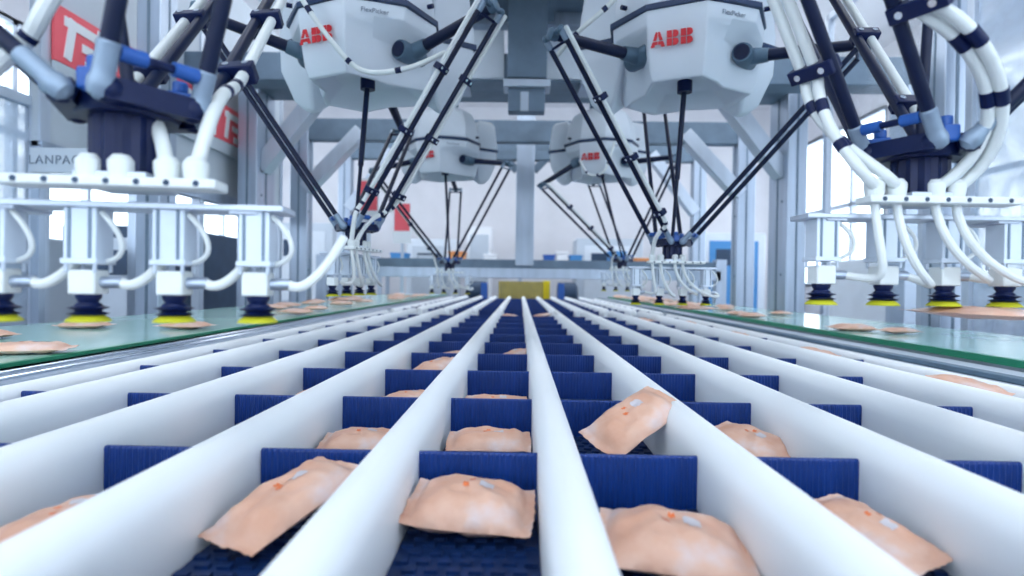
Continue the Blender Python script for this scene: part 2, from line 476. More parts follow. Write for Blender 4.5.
packet(4, (LX(-2)+.01,1.33,BZ+.03), (0,-12,24), 'kraft packet tip in the third pocket, second lane left', GL, .9, flat=.6)
packet(3, (LX(0)+.03,2.05,BZ+.034), (4,-18,14), 'kraft packet propped against the right rail, fifth centre pocket', GL, .85, flat=.7)
packet(0, (LX(-1)+.02,2.05,BZ+.026), (0,-10,20), 'kraft packet in the fifth pocket left of centre', GL, .85, flat=.7)
packet(2, (LX(5)+.0,1.30,BZ+.078), (0,8,-60), 'kraft packet standing high in the outermost right lane', GL, 1.0, flat=.6)
packet(1, (LX(5)-.01,1.95,BZ+.072), (0,6,-50), 'kraft packet further back in the outermost right lane', GL, .9, flat=.6)
packet(4, (LX(5),2.65,BZ+.066), (0,6,-70), 'third kraft packet along the outermost right lane', GL, .9, flat=.6)
packet(3, (LX(5),3.4,BZ+.066), (0,6,-70), 'fourth kraft packet along the outermost right lane', GL, .9, flat=.6)
packet(0, (LX(4)+.02,3.75,BZ+.06), (0,6,-60), 'kraft packet in the fourth lane right, near the gap', GL, .9, flat=.6)
packet(1, (LX(0)-.01,4.2,BZ+.045), (0,6,5), 'kraft packet at the far end of near centre lane', GL, 1., flat=.7)
packet(2, (LX(1)+.0,4.2,BZ+.055), (0,-10,15), 'kraft packet at the far end, first lane right of centre', GL, 1., flat=.7)
GG = 'packets spread on the green belts'
gz = CAMZ-.195+.018
lb = [(-1.66,2.15,8,1.05,'small kraft packet lying alone near the back edge of left green belt'),
      (-1.30,2.20,-12,1.05,'kraft packet at the inner edge of left green belt under the suction cup'),
      (-1.25,1.42,20,1.2,'kraft packet at the near left corner of left green belt'),
      (-1.66,1.75,-10,1.0,'kraft packet behind the corner one on left green belt')]
for i, (x,y,r,s,l) in enumerate(lb): packet(i, (x,y,gz-.006), (0,0,r), l, GG, s*1.1, flat=.55)
rb_ = [(1.52,2.62,-8,1.15,'long flat kraft packet nearest on the right green belt'),
       (1.64,2.48,12,1.0,'kraft packet overlapping the nearest one on right green belt'),
       (1.80,3.95,0,.95,'kraft packet on the back half of right green belt by a steel post'),
       (1.66,4.6,10,.9,'pale kraft packet further back mid right green belt'),
       (1.46,3.6,5,1.0,'kraft packet by the green edge of right green belt'),
       (1.47,3.85,-15,1.0,'kraft packet right behind another by the green edge')]
for i, (x,y,r,s,l) in enumerate(rb_): packet(i+1, (x,y,gz-.006), (0,0,r), l, GG, s*1.1, flat=.55)
rnd = random.Random(4)
for side in (-1, 1):
    k = 0
    for row in range(13):
        for colm in range(2):
            y = (3.2 if side < 0 else 4.9)+row*.36+rnd.uniform(-.08,.08)
            x = side*(1.30+colm*.30+(0.12 if side > 0 else 0)+rnd.uniform(-.07,.07))
            if y > 8.6 or (side < 0 and rnd.random() < .18): continue
            packet(rnd.randrange(5), (x,y,gz+rnd.uniform(0,.004)), (0,0,rnd.uniform(-30,30)),
                   'kraft packet in the distant scatter on the %s green belt' % ('left' if side < 0 else 'right'),
                   'distant packets on the %s green belt' % ('left' if side < 0 else 'right'), rnd.uniform(1.05,1.3), flat=.55)

# ---------------------------------------------------------------- ABB logo letters (2-D outlines, cut by a horizontal and a vertical slit)
def logo_polys():
    out = []
    g = .035; ym = .40
    def clip(poly, y0, y1):
        def cut(p, f):
            r = []
            for i in range(len(p)):
                a, b_ = p[i], p[(i+1) % len(p)]; fa, fb = f(a), f(b_)
                if fa >= 0: r.append(a)
                if (fa >= 0) != (fb >= 0):
                    t = fa/(fa-fb); r.append((a[0]+(b_[0]-a[0])*t, a[1]+(b_[1]-a[1])*t))
            return r
        p = cut(poly, lambda q: q[1]-y0)
        return cut(p, lambda q: y1-q[1])
    # A
    for s in (-1, 1):
        c = .5; leg = [(c+s*.5,0),(c+s*.24,0),(c+s*.02,.74),(c+s*.02,1),(c+s*.15,1)]
        for a, b_ in ((0, ym-g), (ym+g, 1)): out.append(clip(leg, a, b_))
        out.append([(c+s*.02,.16),(c+s*.24,.16),(c+s*.2,ym-g),(c+s*.02,ym-g)])
    # B twice
    for x0 in (1.12, 2.08):
        for a, b_ in ((0,.5-g), (.5+g,1)):
            out.append([(x0,a),(x0+.36,a),(x0+.36,b_),(x0,b_)])
            cy = (a+b_)/2; ry = (b_-a)/2
            bowl = [(x0+.42,a)] + [(x0+.55+.27*math.cos(t), cy+ry*math.sin(t)) for t in [(-PI/2+PI*i/10) for i in range(11)]] + [(x0+.42,b_)]
            out.append(bowl)
    return out
LOGO = logo_polys()

# ---------------------------------------------------------------- lettering as mesh
def text_mesh(body, size, m, parent, mtx, ext=.0006, spacing=1.0):
    cu = bpy.data.curves.new('lettering', 'FONT'); cu.body = body; cu.size = size; cu.extrude = ext
    cu.align_x = 'CENTER'; cu.align_y = 'CENTER'; cu.space_character = spacing
    to = bpy.data.objects.new('tmp', cu); C.objects.link(to)
    dg = bpy.context.evaluated_depsgraph_get()
    me = bpy.data.meshes.new_from_object(to.evaluated_get(dg)); me.materials.clear(); me.materials.append(m)
    bpy.data.objects.remove(to); bpy.data.curves.remove(cu)
    o = bpy.data.objects.new('lettering', me); C.objects.link(o); o.parent = parent; o.matrix_local = mtx
    return o

# ---------------------------------------------------------------- delta robot
def robot(base, eff, grip_rot, label, where, hose_on=(), cups=True, band_hose=None, seed=0, trunk=None, drop=1.0, low=0.0, side_hoses=False, npos=(-.082,-.052,.0,.028)):
    rnd = random.Random(seed)
    B = V((base[0], base[1], CAMZ+base[2])); Ef = V(eff)-V(base)
    t = empty('delta_robot', B, label, 'robot', 'ceiling-hung delta picking robots')
    # --- housing
    def ring(c, k, z):
        pts = []
        for lobe in (270, 30, 150):
            for da, r in ((-42, c*.985), (-21, c*.93), (0, c), (21, (c+k)/2*.945), (42, k)):
                a = R(lobe+da-1.6); pts.append(V((r*math.cos(a), r*math.sin(a), z)))
        return pts
    mb = MB()
    mb.rings([ring(.06,.06,-.045), ring(.13,.11,-.05), ring(.19,.13,-.088), ring(.205,.14,-.104), ring(.224,.15,-.106), ring(.240,.160,-.075), ring(.25,.168,-.02), ring(.255,.18,.02),
              ring(.258,.225,.05), ring(.262,.262,.072), ring(.264,.27,.115)])
    body = mb.build('housing', M['white'], t, bevel=.007, smooth=40)
    MB().rings([ring(.258,.268,.113), ring(.27,.28,.116), ring(.27,.28,.132), ring(.255,.265,.136)]).build('trim_band', M['band'], body, smooth=30)
    MB().rings([ring(.252,.262,.134), ring(.25,.262,.19), ring(.235,.245,.27), ring(.20,.21,.34), ring(.12,.12,.385)]).build('housing_cover', M['white'], t, bevel=.01, smooth=45)
    # rear motor covers tapering to a point
    for lobe in (150, 30):
        a = R(lobe); d = V((math.cos(a), math.sin(a), 0)); n_ = V((-d.y, d.x, 0)); c = d*.29
        def q(z, r, h, sh=0): return [c+d*(sx*r+sh)+n_*(sy*h)+V((0,0,z)) for sx, sy in ((-1,-1),(1,-1),(1,1),(-1,1))]
        MB().rings([q(-.125,.02,.015), q(-.09,.05,.05), q(.02,.085,.085), q(.16,.09,.09), q(.30,.07,.085), q(.33,.05,.07)]).build('motor_cover', M['white'], t, bevel=.012, smooth=40)
        MB().rings([q(.105,.095,.093), q(.125,.095,.093)]).build('cover_band', M['band'], t)
    # small screws and bosses
    for a in (205, 335):
        d = V((math.cos(R(a)), math.sin(R(a)), 0))
        MB().cyl(d*.255+V((0,0,.16)), d*.275+V((0,0,.16)), .008).build('screw', M['navy'], t)
    # hanging neck up to the cross beam
    MB().cyl((0,0,.37), (0,0,CAMZ and .56), .09, n=24).build('mounting_neck', M['cast'], t)
    # logo on the left front facet
    p0 = V((.262*math.cos(R(228-1.6)), .262*math.sin(R(228-1.6)), 0)); p1 = V((.2575*math.cos(R(268.4)), .2575*math.sin(R(268.4)), 0))
    rx = (p1-p0).normalized(); nrm = V((rx.y, -rx.x, 0))
    zc, k = .012, .046
    up = V((0,0,1))
    lg = MB(); ctr = (p0+p1)/2-rx*.012
    ln = (nrm + V((0,0,-.10))).normalized()
    for poly in LOGO:
        vs = []
        for zo in (0, .0025):
            for (x, y) in poly:
                hz = zc+(y-.5)*k
                # housing slope: pull inwards as it goes down
                out_ = .005+zo + (hz-.0)*.10
                vs.append(ctr + rx*((x-1.45)*k*.97) + up*hz + nrm*out_)
        m_ = len(poly)
        lg.add(vs, [tuple(range(m_)), tuple(range(m_, 2*m_))]+[(i, (i+1) % m_, m_+(i+1) % m_, m_+i) for i in range(m_)])
    lg.build('logo', M['red'], body, smooth=0)
    # faint lettering on the right facet
    q0 = V((.2575*math.cos(R(268.4)), .2575*math.sin(R(268.4)), 0)); q1 = V((.262*math.cos(R(310.4)), .262*math.sin(R(310.4)), 0))
    rx2 = (q1-q0).normalized(); n2 = V((rx2.y, -rx2.x, 0))
    text_mesh('FlexPicker', .021, M['greytext'], body, Matrix.Translation((q0+q1)/2+n2*.0085+V((0,0,.085))) @ Matrix((rx2, V((0,0,1)), n2)).transposed().to_4x4())
    # telescopic shaft
    top = V((0,0,-.05)); bot = Ef+V((0,0,.02))
    sh = MB().cyl(top, top.lerp(bot,.62), .0095).build('telescopic_shaft', M['black'], t)
    MB().cyl(top.lerp(bot,.60), bot, .0065).build('inner_shaft', M['black'], sh)
    MB().cyl(V((0,0,-.085)), V((0,0,-.04)), .026).build('shaft_joint', M['navy'], sh)
    # arms
    L, l, rb, re_ = .35, .8, .2, .05
    rods = {}
    for nm, off in (('B',90), ('L',210), ('R',330)):
        a = R(off-1.6); d = V((math.cos(a), math.sin(a), 0)); n_ = V((-d.y, d.x, 0))
        S = d*rb; W = Ef+d*re_; v = W-S
        A, Bz = v.dot(d), -v.z
        K = (L*L+v.length_squared-l*l)/(2*L); RR = math.hypot(A, Bz); c_ = max(-1, min(1, K/RR))
        th = math.atan2(Bz, A)-math.acos(c_)
        ad = d*math.cos(th)-V((0,0,math.sin(th))); E = S+ad*L
        arm = MB(); arm.cyl(S+ad*.05, E-ad*.012, .0195, .0165, 20)
        ao = arm.build('upper_arm', M['black'], t)
        sh_ = MB(); sh_.lathe(S, [(-.055,.020),(-.055,.031),(-.045,.034),(.045,.034),(.055,.031),(.055,.02)], 24, n_); sh_.cyl(S, S+ad*.075, .030, .0225, 20)
        so = sh_.build('shoulder_joint', M['cast'], ao)
        for s in (-1,1): MB().lathe(S+n_*s*.055, [(0,.026),(.004*1,.025)] if s > 0 else [(-.004,.025),(0,.026)], 24, n_).build('joint_cap', M['black'], so)
        # elbow bracket
        eb = MB(); eb.cyl(E-n_*.038, E+n_*.038, .0095, n=14); eb.lathe(E, [(-.016,.012),(-.012,.0195),(.012,.0195),(.016,.012)], 16, ad)
        for s in (-1,1): eb.ball(E+n_*s*.044, .0125)
        eo = eb.build('elbow_bracket', M['cast'], ao)
        rods[nm] = []
        for s in (-1,1):
            p0, p1 = E+n_*s*.046, W+n_*s*.046
            dd = (p1-p0).normalized()
            ro = MB().cyl(p0+dd*.02, p1-dd*.035, .0082, n=14).build('forearm_rod', M['black'], t)
            MB().cyl(p0+dd*.0, p0+dd*.035, .0105, n=14).build('upper_rod_end', M['sleeve'], ro)
            MB().lathe(p1, [(-.044,.0084),(-.042,.0100),(-.018,.0097),(-.012,.0102),(-.006,.0122),(0,.0122),(.007,.0105),(.0115,.004)], 16, dd).build('lower_rod_end', M['sleeve'], ro)
            rods[nm].append((p0, p1, ro))
        # springs linking the two rods
        for f, mname in ((.045,'blue'), (.955,'blue')):
            q0 = rods[nm][0][0].lerp(rods[nm][0][1], f); q1 = rods[nm][1][0].lerp(rods[nm][1][1], f)
            sb = MB().cyl(q0, q1, .0045, n=10).build('spring_bar', M['navy'], t)
            if f > .5:
                for e0, e1 in ((.10,.36),(.64,.90)): MB().cyl(q0.lerp(q1,e0), q0.lerp(q1,e1), .0078, n=12).build('spring_sleeve', M['blue'], sb)
    # --- effector platform
    pl = MB()
    pl.lathe(Ef, [(-.014,.03),(-.014,.046),(-.006,.05),(.010,.05),(.014,.042),(.014,.02)], 24)
    for off in (90,210,330):
        a = R(off-1.6); d = V((math.cos(a), math.sin(a), 0)); n_ = V((-d.y, d.x, 0))
        pl.beam(Ef+d*.05-n_*.046, Ef+d*.05+n_*.046, .020, .022)
        pl.ball(Ef+d*.05+n_*.04, .014); pl.ball(Ef+d*.05-n_*.04, .014)
    plo = pl.build('effector_platform', M['navy'], t)
    hb = MB(); nn = 28; rg = []
    for z in (-.012,-.062-low): rg.append([Ef+V(((.035 if i % 2 else .0315)*math.cos(2*PI*i/nn), (.035 if i % 2 else .0315)*math.sin(2*PI*i/nn), z)) for i in range(nn)])
    hb.rings(rg); hb.build('ribbed_hub', M['navy'], plo, smooth=0)
    for q in range(3):
        bl = MB(); a = R(30+120*q); c = Ef+V((.047*math.cos(a), .047*math.sin(a), .012)); bl.box(c, (.026,.022,.022), Matrix.Rotation(a, 3, 'Z')); bl.cyl(c+V((0,0,.01)), c+V((0,0,.024)), .008); bl.build('blue_clip', M['blue'], plo, bevel=.003)
    # --- gripper
    G = Matrix.Translation(Ef) @ Matrix.Rotation(R(grip_rot), 4, 'Z')
    def g(x, y, z):
        if z < -.095: z = -.095+(z+.095)*drop
        return G @ V((x, y, z-(low if z < -.055 else 0)))
    rm = Matrix.Rotation(R(grip_rot), 3, 'Z')
    gp = MB(); gp.box(g(0,.012,-.092), (.325,.05,.007), rm); gp.box(g(0,0,-.068), (.07,.07,.014), rm)
    for x in (-.12,.12): gp.box(g(x,.02,-.096), (.03,.06,.006), rm)
    gro = gp.build('gripper', M['steel_light'], t, bevel=.0015)
    mf = MB(); mf.box(g(.004,-.03,-.073), (.205,.034,.010), rm)
    mo = mf.build('manifold_plate', M['hose'], gro, bevel=.002)
    hl = MB()
    for i in range(7): hl.cyl(g(-.080+i*.028,-.0475,-.073), g(-.080+i*.028,-.046,-.073), .0032, n=8)
    hl.build('screw_hole', M['dark'], gro)
    for i, x in enumerate(npos):
        MB().lathe(g(x,-.028,-.068), [(0,.011),(.012,.0125),(.018,.0125),(.024,.008)], 12).build('hose_nut', M['hose'], gro)
    xs = (-.131,-.043,.044,.131)
    for i, x in enumerate(xs):
        cy = MB(); cy.box(g(x,.008,-.126), (.032,.032,.061), rm)
        for sx in (-1,1):
            for sy in (-1,1): cy.cyl(g(x+sx*.014,.008+sy*.014,-.170), g(x+sx*.014,.008+sy*.014,-.095), .0022, n=6)
        cy.box(g(x,.008,-.157), (.036,.036,.006), rm)
        cyo = cy.build('air_cylinder', M['clear'], gro, bevel=.001)
        for sx_ in (-.010, .010):
            MB().box(g(x+sx_,-.0085,-.126), (.003,.001,.056), rm).build('cylinder_slot', M['steel_dark'], cyo)
        MB().box(g(x,.008,-.181), (.027,.027,.026), rm).build('cup_block', M['hose'], gro, bevel=.002)
        MB().lathe(g(x,.008,-.196), [(-.008,.006),(-.008,.009),(-.003,.012),(0,.012),(.003,.012)], 16).build('cup_neck', M['navy'], gro)
        MB().lathe(g(x,.008,-.2205), [(0,.012),(.002,.0195),(.0045,.012),(.006,.0125),(.0085,.0195),(.011,.0125),(.0125,.012),(.017,.006)], 20).build('bellows_cup', M['navy'], gro)
        MB().lathe(g(x,.008,-.2275), [(0,.0205),(.001,.021),(.004,.018),(.0075,.013)], 20).build('cup_lip', M['yellow'], gro)
        MB().cyl(g(x+.013,.008,-.181), g(x+.034,.008,-.181), .0065, n=12).build('elbow_fitting', M['steel'], gro)
        # hose from manifold to block
        sx = npos[i]
        end = g(x+.032,.008,-.181)
        dr = .035 if i % 2 == 0 else .05
        pts = bez(g(sx,-.028,-.07), g(sx,-.045,-.15-dr), g(x+.085,-.03,-.16-dr), end, 16)
        if side_hoses: pts = bez(end, g(x+.055,.0,-.196), g(x+.075,.02,-.150), g(x+.088,.03,-.120), 12)
        MB().tube(pts, .0055, 10).build('air_hose', M['hose'], gro)
        pts = bez(g(x+.017,.0,-.10), g(x+.04,-.01,-.12), g(x+.05,.0,-.15), g(x+.018,.008,-.157), 10)
        MB().tube(pts, .0028, 8).build('thin_air_line', M['hose'], gro)
    # manifold hoses rising to rods
    for j, (nm, s, side, n_h, fr, *bul) in enumerate(hose_on):
        p0, p1, ro = rods[nm][s]
        dd = (p1-p0).normalized(); W = (rods[nm][1][0]-rods[nm][0][0]).normalized()
        o1 = W*side*.024
        hs = []
        for h in range(n_h):
            o2 = o1 + W*side*.019*h
            a_, b_ = p0.lerp(p1, fr[0])+o2, p0.lerp(p1, fr[1])+o2
            nut = g(npos[(j*n_h+h) % 4],-.028,-.0555)
            bulge = (b_+nut)/2 + (b_-Ef)*V((1,1,0)).length*0 + V(((b_-Ef).x, (b_-Ef).y, 0)).normalized()*.10
            c1, c2 = b_+dd*.09, nut+V((0,-.02,.10))+(bulge-nut)*.35
            if bul: c1, c2 = b_+dd*.05+V(bul[0])*(1-.12*h), nut+V((0,-.01,.06))+V(bul[0])*(1-.12*h)
            pts = [a_.lerp(b_, i/6) for i in range(6)] + bez(b_, c1, c2, nut, 14)
            ho = MB().tube(pts, .0074, 12).build('strapped_hose', M['hose'], t)
            for q in (8, 12):
                if q < len(pts)-1:
                    MB().tube([pts[q], (pts[q]+pts[q+1])/2, pts[q+1]], .0082, 12).build('hose_band', M['navy'], ho)
        # clamps
        nc = 3 if fr[1]-fr[0] > .5 else 2
        for q in range(nc):
            f = fr[0]+(fr[1]-fr[0])*(.35+.65*q/(nc-1))*.985
            c = p0.lerp(p1, f)+W*side*(.012+.0095*(n_h-1)+.004)
            u = dd; w2 = W-(u*W.dot(u)); w2.normalize(); n3 = u.cross(w2)
            rot3 = Matrix((u, w2, n3)).transposed()
            wd = .044+.019*(n_h-1)
            co_ = MB().box(c, (.020, wd, .026), rot3).build('hose_clamp', M['navy'], ro, bevel=.002)
            sc_ = MB()
            for sg in (-1,1):
                for fz in (-1,1): sc_.cyl(c+w2*sg*wd*.28+n3*fz*.0125, c+w2*sg*wd*.28+n3*fz*.0145, .0045, n=10)
            sc_.build('clamp_screw', M['chrome'], ro)
    # slack supply hose from housing over the front
    if trunk:
        pts = [V(p) for p in trunk]
        sm = []
        for i in range(len(pts)-1):
            p_1 = pts[max(i-1,0)]; p2 = pts[min(i+2,len(pts)-1)]
            sm += bez(pts[i], pts[i]+(pts[i+1]-p_1)/6, pts[i+1]-(p2-pts[i])/6, pts[i+1], 8)[:-1]
        sm.append(pts[-1])
        ho = MB().tube(sm, .008, 10).build('supply_hose', M['hose'], t)
        for q in (len(sm)//4, len(sm)//2, 3*len(sm)//4):
            MB().tube([sm[q], sm[q+1]], .009, 10).build('hose_band', M['navy'], ho)
    return t, rods, g

XRb, XLb = .576, -.556
robot((XRb,.80,.775), (.553,.80,.190), 2, 'robot with sharp white hoses and suction cups nearest on the right', 'right', seed=1, drop=.90,
      hose_on=(('L',0,-1,2,(0,.84),(-.03,-.03,-.05)), ('L',1,1,2,(0,.80),(.075,-.015,-.01)), ('B',0,-1,1,(0,.84))))
robot((XLb,.69,.775), (-.418,.60,.180), 7, 'robot with blurred navy joints nearest on the left, beside the red sign', 'left', seed=2, drop=.91, low=.012, side_hoses=True, npos=(.052,.080,-.022,.008),
      trunk=[(-.06,-.20,-.72),(.053,-.14,-.561),(.09,-.14,-.513),(.15,-.14,-.40),(.26,-.17,-.15),(.30,-.18,.02)],
      hose_on=(('B',1,1,1,(0,.84)), ('B',0,-1,1,(0,.84))))
robot((XRb,2.04,.771), (.554,2.087,.155), 4, 'robot with a large red-lettered white housing right of centre, middle row', 'right', seed=3,
      hose_on=(('L',1,1,1,(.0,.86)),),
      trunk=[(-.10,-.22,.36),(-.2,-.24,.22),(-.31,-.2,.12),(-.40,-.17,.05),(-.47,-.14,-.02)])
robot((XLb,2.04,.771), (-.554,1.906,.178), 78, 'robot with a large red-lettered white housing left of centre, middle row', 'left', seed=4,
      hose_on=(('R',0,-1,1,(0,.85)), ('R',1,1,1,(0,.85))),
      trunk=[(-.20,-.24,.24),(-.13,-.3,.1),(-.03,-.3,-.04),(.06,-.28,-.12),(.2,-.3,-.12),(.31,-.25,-.05)])
robot((XRb,4.14,.864), (.749,4.2,.178), 3, 'far robot with small red lettering right of the central post', 'right', seed=5,
      hose_on=(('L',1,1,1,(0,.85)),),
      trunk=[(-.18,-.24,-.02),(-.12,-.27,-.12),(-.02,-.3,-.1),(.05,-.28,.1)])
robot((XLb,4.14,.864), (-.512,4.12,.143), -4, 'far robot left of the central post, behind the middle row', 'left', seed=6,
      hose_on=(('L',0,-1,1,(0,.85)),))

# packets held in the cups
GH = 'packets held up by suction cups'
zc = lambda e: CAMZ+e-.2275-.010
packet(1, (.553+.088+.01,.81,zc(.19)+.013), (0,2,3), 'kraft packet lifted by two cups of the near right robot', GH, 1.05, flat=.35)
packet(2, (.553+.088+.155,.83,zc(.19)+.013), (0,0,-6), 'greenish kraft packet hanging at the right end of near right robot cups', GH, .7, flat=.35)
packet(3, (.554+.09,2.09,zc(.155)), (0,0,4), 'kraft packet held by the middle right robot', GH, 1.0, flat=.35)
packet(4, (-.554+.0,1.906-.09,zc(.178)), (0,0,20), 'kraft packet held by the middle left robot', GH, .8, flat=.35)

# ---------------------------------------------------------------- gantry
def at(px, py, Y):
    x, y = px-520, py-283; a = R(.8)
    xr = x*math.cos(a)+y*math.sin(a); yr = -x*math.sin(a)+y*math.cos(a)
    return V((xr/F*Y, Y, CAMZ-yr/F*Y))
GP = 'steel gantry frames over the line'
def gantry(Y, xs, w_, d_, zt, label, brace=True, beam_z=None):
    t = empty('gantry_frame', (0,Y,0), label, 'frame', GP)
    for x in xs:
        p = MB().bb((x-w_/2,0,0), (x+w_/2,d_,zt)).build('post', M['steel'], t, bevel=.008)
        gr = MB()
        for s in (-1,1):
            gr.bb((x-s*w_/2-.003,d_*.46,.05), (x-s*w_/2+.003,d_*.54,zt-.05))
        gr.bb((x-.008,-.003,.05), (x+.008,.003,zt-.05))
        for z in (1.3,1.9): gr.cyl((x-w_/2-.004,d_*.25,z), (x+w_/2+.004,d_*.25,z), .012, n=10)
        gr.build('groove', M['steel_dark'], p)
        MB().bb((x-w_/2-.05,-.05,0), (x+w_/2+.05,d_+.05,.02)).build('base_plate', M['steel'], t)
    MB().bb((min(xs)-w_/2,.02,zt-.22), (max(xs)+w_/2,d_-.02,zt)).build('cross_beam', M['steel_dark'], t, bevel=.006)
    if brace:
        for x in xs:
            s = -1 if x > 0 else 1
            b = MB(); b.beam((x+s*w_*.3,d_/2-.02,1.2+.93), (x+s*.62,d_/2-.02,zt-.12), .13, .15, up=(0,1,0)); b.build('brace', M['steel_light'], t, bevel=.006)
    return t
gantry(3.2, (-2.12, 2.41), .14, .16, 3.72, 'tall steel gantry standing beside the near ends of the green belts', brace=False)
gantry(4.62, (-2.24, 2.22), .16, .34, 2.98, 'steel gantry with diagonal braces behind the middle robots')
gantry(5.75, (-2.26, 2.26), .18, .16, 2.85, 'steel gantry with diagonal braces one bay behind the far robots')
gantry(7.30, (-2.28, 2.28), .16, .16, 3.0, 'rear steel gantry seen between the far robots and blue rollers', brace=True)
# carrier beams that hold the robots
for Y, z, lab in ((.745,CAMZ+.775+.56,'steel carrier beam holding the two nearest robots'), (2.04,CAMZ+.771+.56,'steel carrier beam holding the two middle robots'), (4.14,CAMZ+.864+.56,'wide grey steel beam across the top holding the two far robots')):
    t = empty('carrier_beam', (0,Y,z), lab, 'beam', 'beams the robots hang from')
    MB().bb((-2.82,-.10,0), (2.82,.10,.20)).build('beam', M['steel_dark'], t, bevel=.008)
    fl = MB()
    for x in (XLb, XRb): fl.bb((x-.17,-.15,-.03), (x+.17,.15,0))
    fl.build('mounting_flange', M['steel'], t, bevel=.004)
    for x in (-2.82,2.70):
        MB().bb((x,-.1,-z), (x+.12,.1,.2)).build('post', M['steel'], t, bevel=.006)
# central hanging column with flange and slot
t = empty('hanging_column', (.02,3.95,2.36), 'square grey steel column hanging at top centre of the beams', 'column')
MB().bb((-.125,-.12,.22), (.14,.0,.80)).build('column', M['steel_dark'], t, bevel=.006)
MB().bb((-.15,-.14,.155), (.165,.02,.205)).build('flange', M['steel_light'], t, bevel=.004)
MB().bb((-.118,-.10,.0), (.13,.0,.155)).build('lower_box', M['steel_dark'], t, bevel=.004)
MB().bb((-.035,-.106,.0), (.02,-.099,.13)).build('slot_plate', M['steel_light'], t)
# white cover plates behind it
for i, (x0, x1, lab) in enumerate(((-.41,-.135,'white cover plate left of the hanging column'), (.165,.66,'white cover plate right of the hanging column'))):
    o = MB().bb((x0,4.02,2.64), (x1,4.06,2.98)).build('cover_plate', M['white'], bevel=.004); tag(o, lab, 'panel', 'white cover plates on the beam')
# top deck of the gantry
t = empty('top_deck', (0,2.2,3.17), 'dark grey steel deck closing the top of gantry between the robots', 'deck')
MB().bb((-.50,-1.6,0), (.62,2.05,.06)).build('deck_plate', M['steel_dark'], t)
dk = MB()
for x in (-.5,-.14,.16,.56): dk.bb((x,-1.6,-.07), (x+.06,2.0,0))
dk.build('deck_rib', M['steel_dark'], t)
MB().bb((-.50,1.95,-.09), (.62,2.05,0)).build('deck_end', M['steel'], t)
for s in (-2.3,2.3): MB().bb((min(0,s),-.05,.06), (max(0,s),.05,.16)).build('deck_arm', M['steel'], t)
# far frame with the centre post
t = empty('end_frame', (0,6.6,0), 'grey steel frame at the far end with a central post', 'frame')
cx = .045
MB().bb((cx-.105,-.07,1.40), (cx+.105,.05,3.4)).build('post', M['steel'], t, bevel=.006)
gq = MB(); gq.bb((cx-.05,-.064,1.48), (cx-.035,-.058,3.3)); gq.bb((cx+.07,-.064,1.48), (cx+.085,-.058,3.3)); gq.build('groove', M['steel_dark'], t)
MB().bb((-2.3,-.06,1.255), (2.3,.06,1.37)).build('lower_rail', M['steel'], t, bevel=.004)
MB().bb((-2.3,-.045,1.37), (2.3,.08,1.47)).build('upper_rail', M['steel_dark'], t, bevel=.004)
MB().bb((-.9,-.05,2.62), (1.2,.05,2.72)).build('top_rail', M['steel_dark'], t, bevel=.004)
for s in (-1,1):
    MB().beam((cx+s*.1,0,2.50), (cx+s*.25,0,2.66), .06, .08).build('gusset', M['steel_dark'], t)
    MB().bb((s*2.3-.06,-.06,0), (s*2.3+.06,.06,1.5)).build('leg', M['steel'], t)
# ---------------------------------------------------------------- end of line: yellow slatted curtain and blue drums
t = empty('slatted_gate', (.05,8.95,0), 'pale yellow slatted gate closing the far end of the lanes', 'gate')
MB().bb((-.39,.02,.86), (.31,.04,1.22)).build('backing_sheet', M['steel_dark'], t)
mb = MB()
for i in range(16): mb.bb((-.38+i*.043,-.012,.86), (-.38+i*.043+.027,.012,1.23))
mb.build('slat', M['card'], t)
MB().bb((.31,-.03,.86), (.42,.03,1.24)).build('end_block', M['yellowp'], t, bevel=.01)
MB().bb((-.4,.0,.80), (.44,.05,.88)).build('bottom_rail', M['steel'], t)
for s in (-.36,.38): MB().bb((s-.03,0,0), (s+.03,.05,.8)).build('leg', M['steel'], t)
for x, lab in ((-.66,'dark blue rounded drive drum left of the yellow gate'), (.74,'dark blue rounded drive drum right of the yellow gate')):
    t = empty('drive_drum', (x,8.9,0), lab, 'motor', 'blue drive drums by the gate')
    MB().lathe((0,0,1.05), [(-.16,.12),(-.15,.17),(.12,.17),(.155,.12)], 20, (1,0,0)).build('drum', M['dark'], t)
    MB().bb((.06 if x < 0 else -.16,-.2,.88), (.16 if x < 0 else -.06,-.12,1.2)).build('blue_guard', M['blue'], t, bevel=.01)
    MB().bb((-.15,-.15,0), (.15,.15,.95)).build('stand', M['steel'], t)
# ---------------------------------------------------------------- background machines and stock
GB = 'machines along the back wall'
def cabinet(x, y, w_, d_, h, m1, m2, lab, win=True):
    t = empty('machine_cabinet', (x,y,0), lab, 'machine', GB)
    MB().bb((-w_/2,-d_/2,.1), (w_/2,d_/2,h)).build('body', m1, t, bevel=.02)
    MB().bb((-w_/2+.02,-d_/2+.02,0), (w_/2-.02,d_/2-.02,.1)).build('plinth', M['dark'], t)
    dr = MB().bb((-w_*.38,-d_/2-.02,h*.35), (w_*.38,-d_/2,h*.93)).build('door', m2, t, bevel=.008)
    MB().bb((w_*.28,-d_/2-.05,h*.55), (w_*.31,-d_/2-.02,h*.7)).build('handle', M['steel'], dr)
    if win: MB().bb((-w_*.28,-d_/2-.03,h*.72), (w_*.15,-d_/2-.02,h*.86)).build('control_screen', M['dark'], t)
cabinet(-4.2,11.3,1.2,.9,2.3,M['panel'],M['white'],'pale machine cabinet with dark screen far left by the wall')
cabinet(-1.75,11.6,1.0,.8,2.05,M['white'],M['panel'],'white machine cabinet left of the central post')
cabinet(-.85,12.0,.5,.6,2.35,M['signwhite'],M['panel'],'narrow bright cabinet close left of the central post',False)
cabinet(1.75,11.6,1.3,.8,2.1,M['panel'],M['white'],'pale cabinet right of the central post')
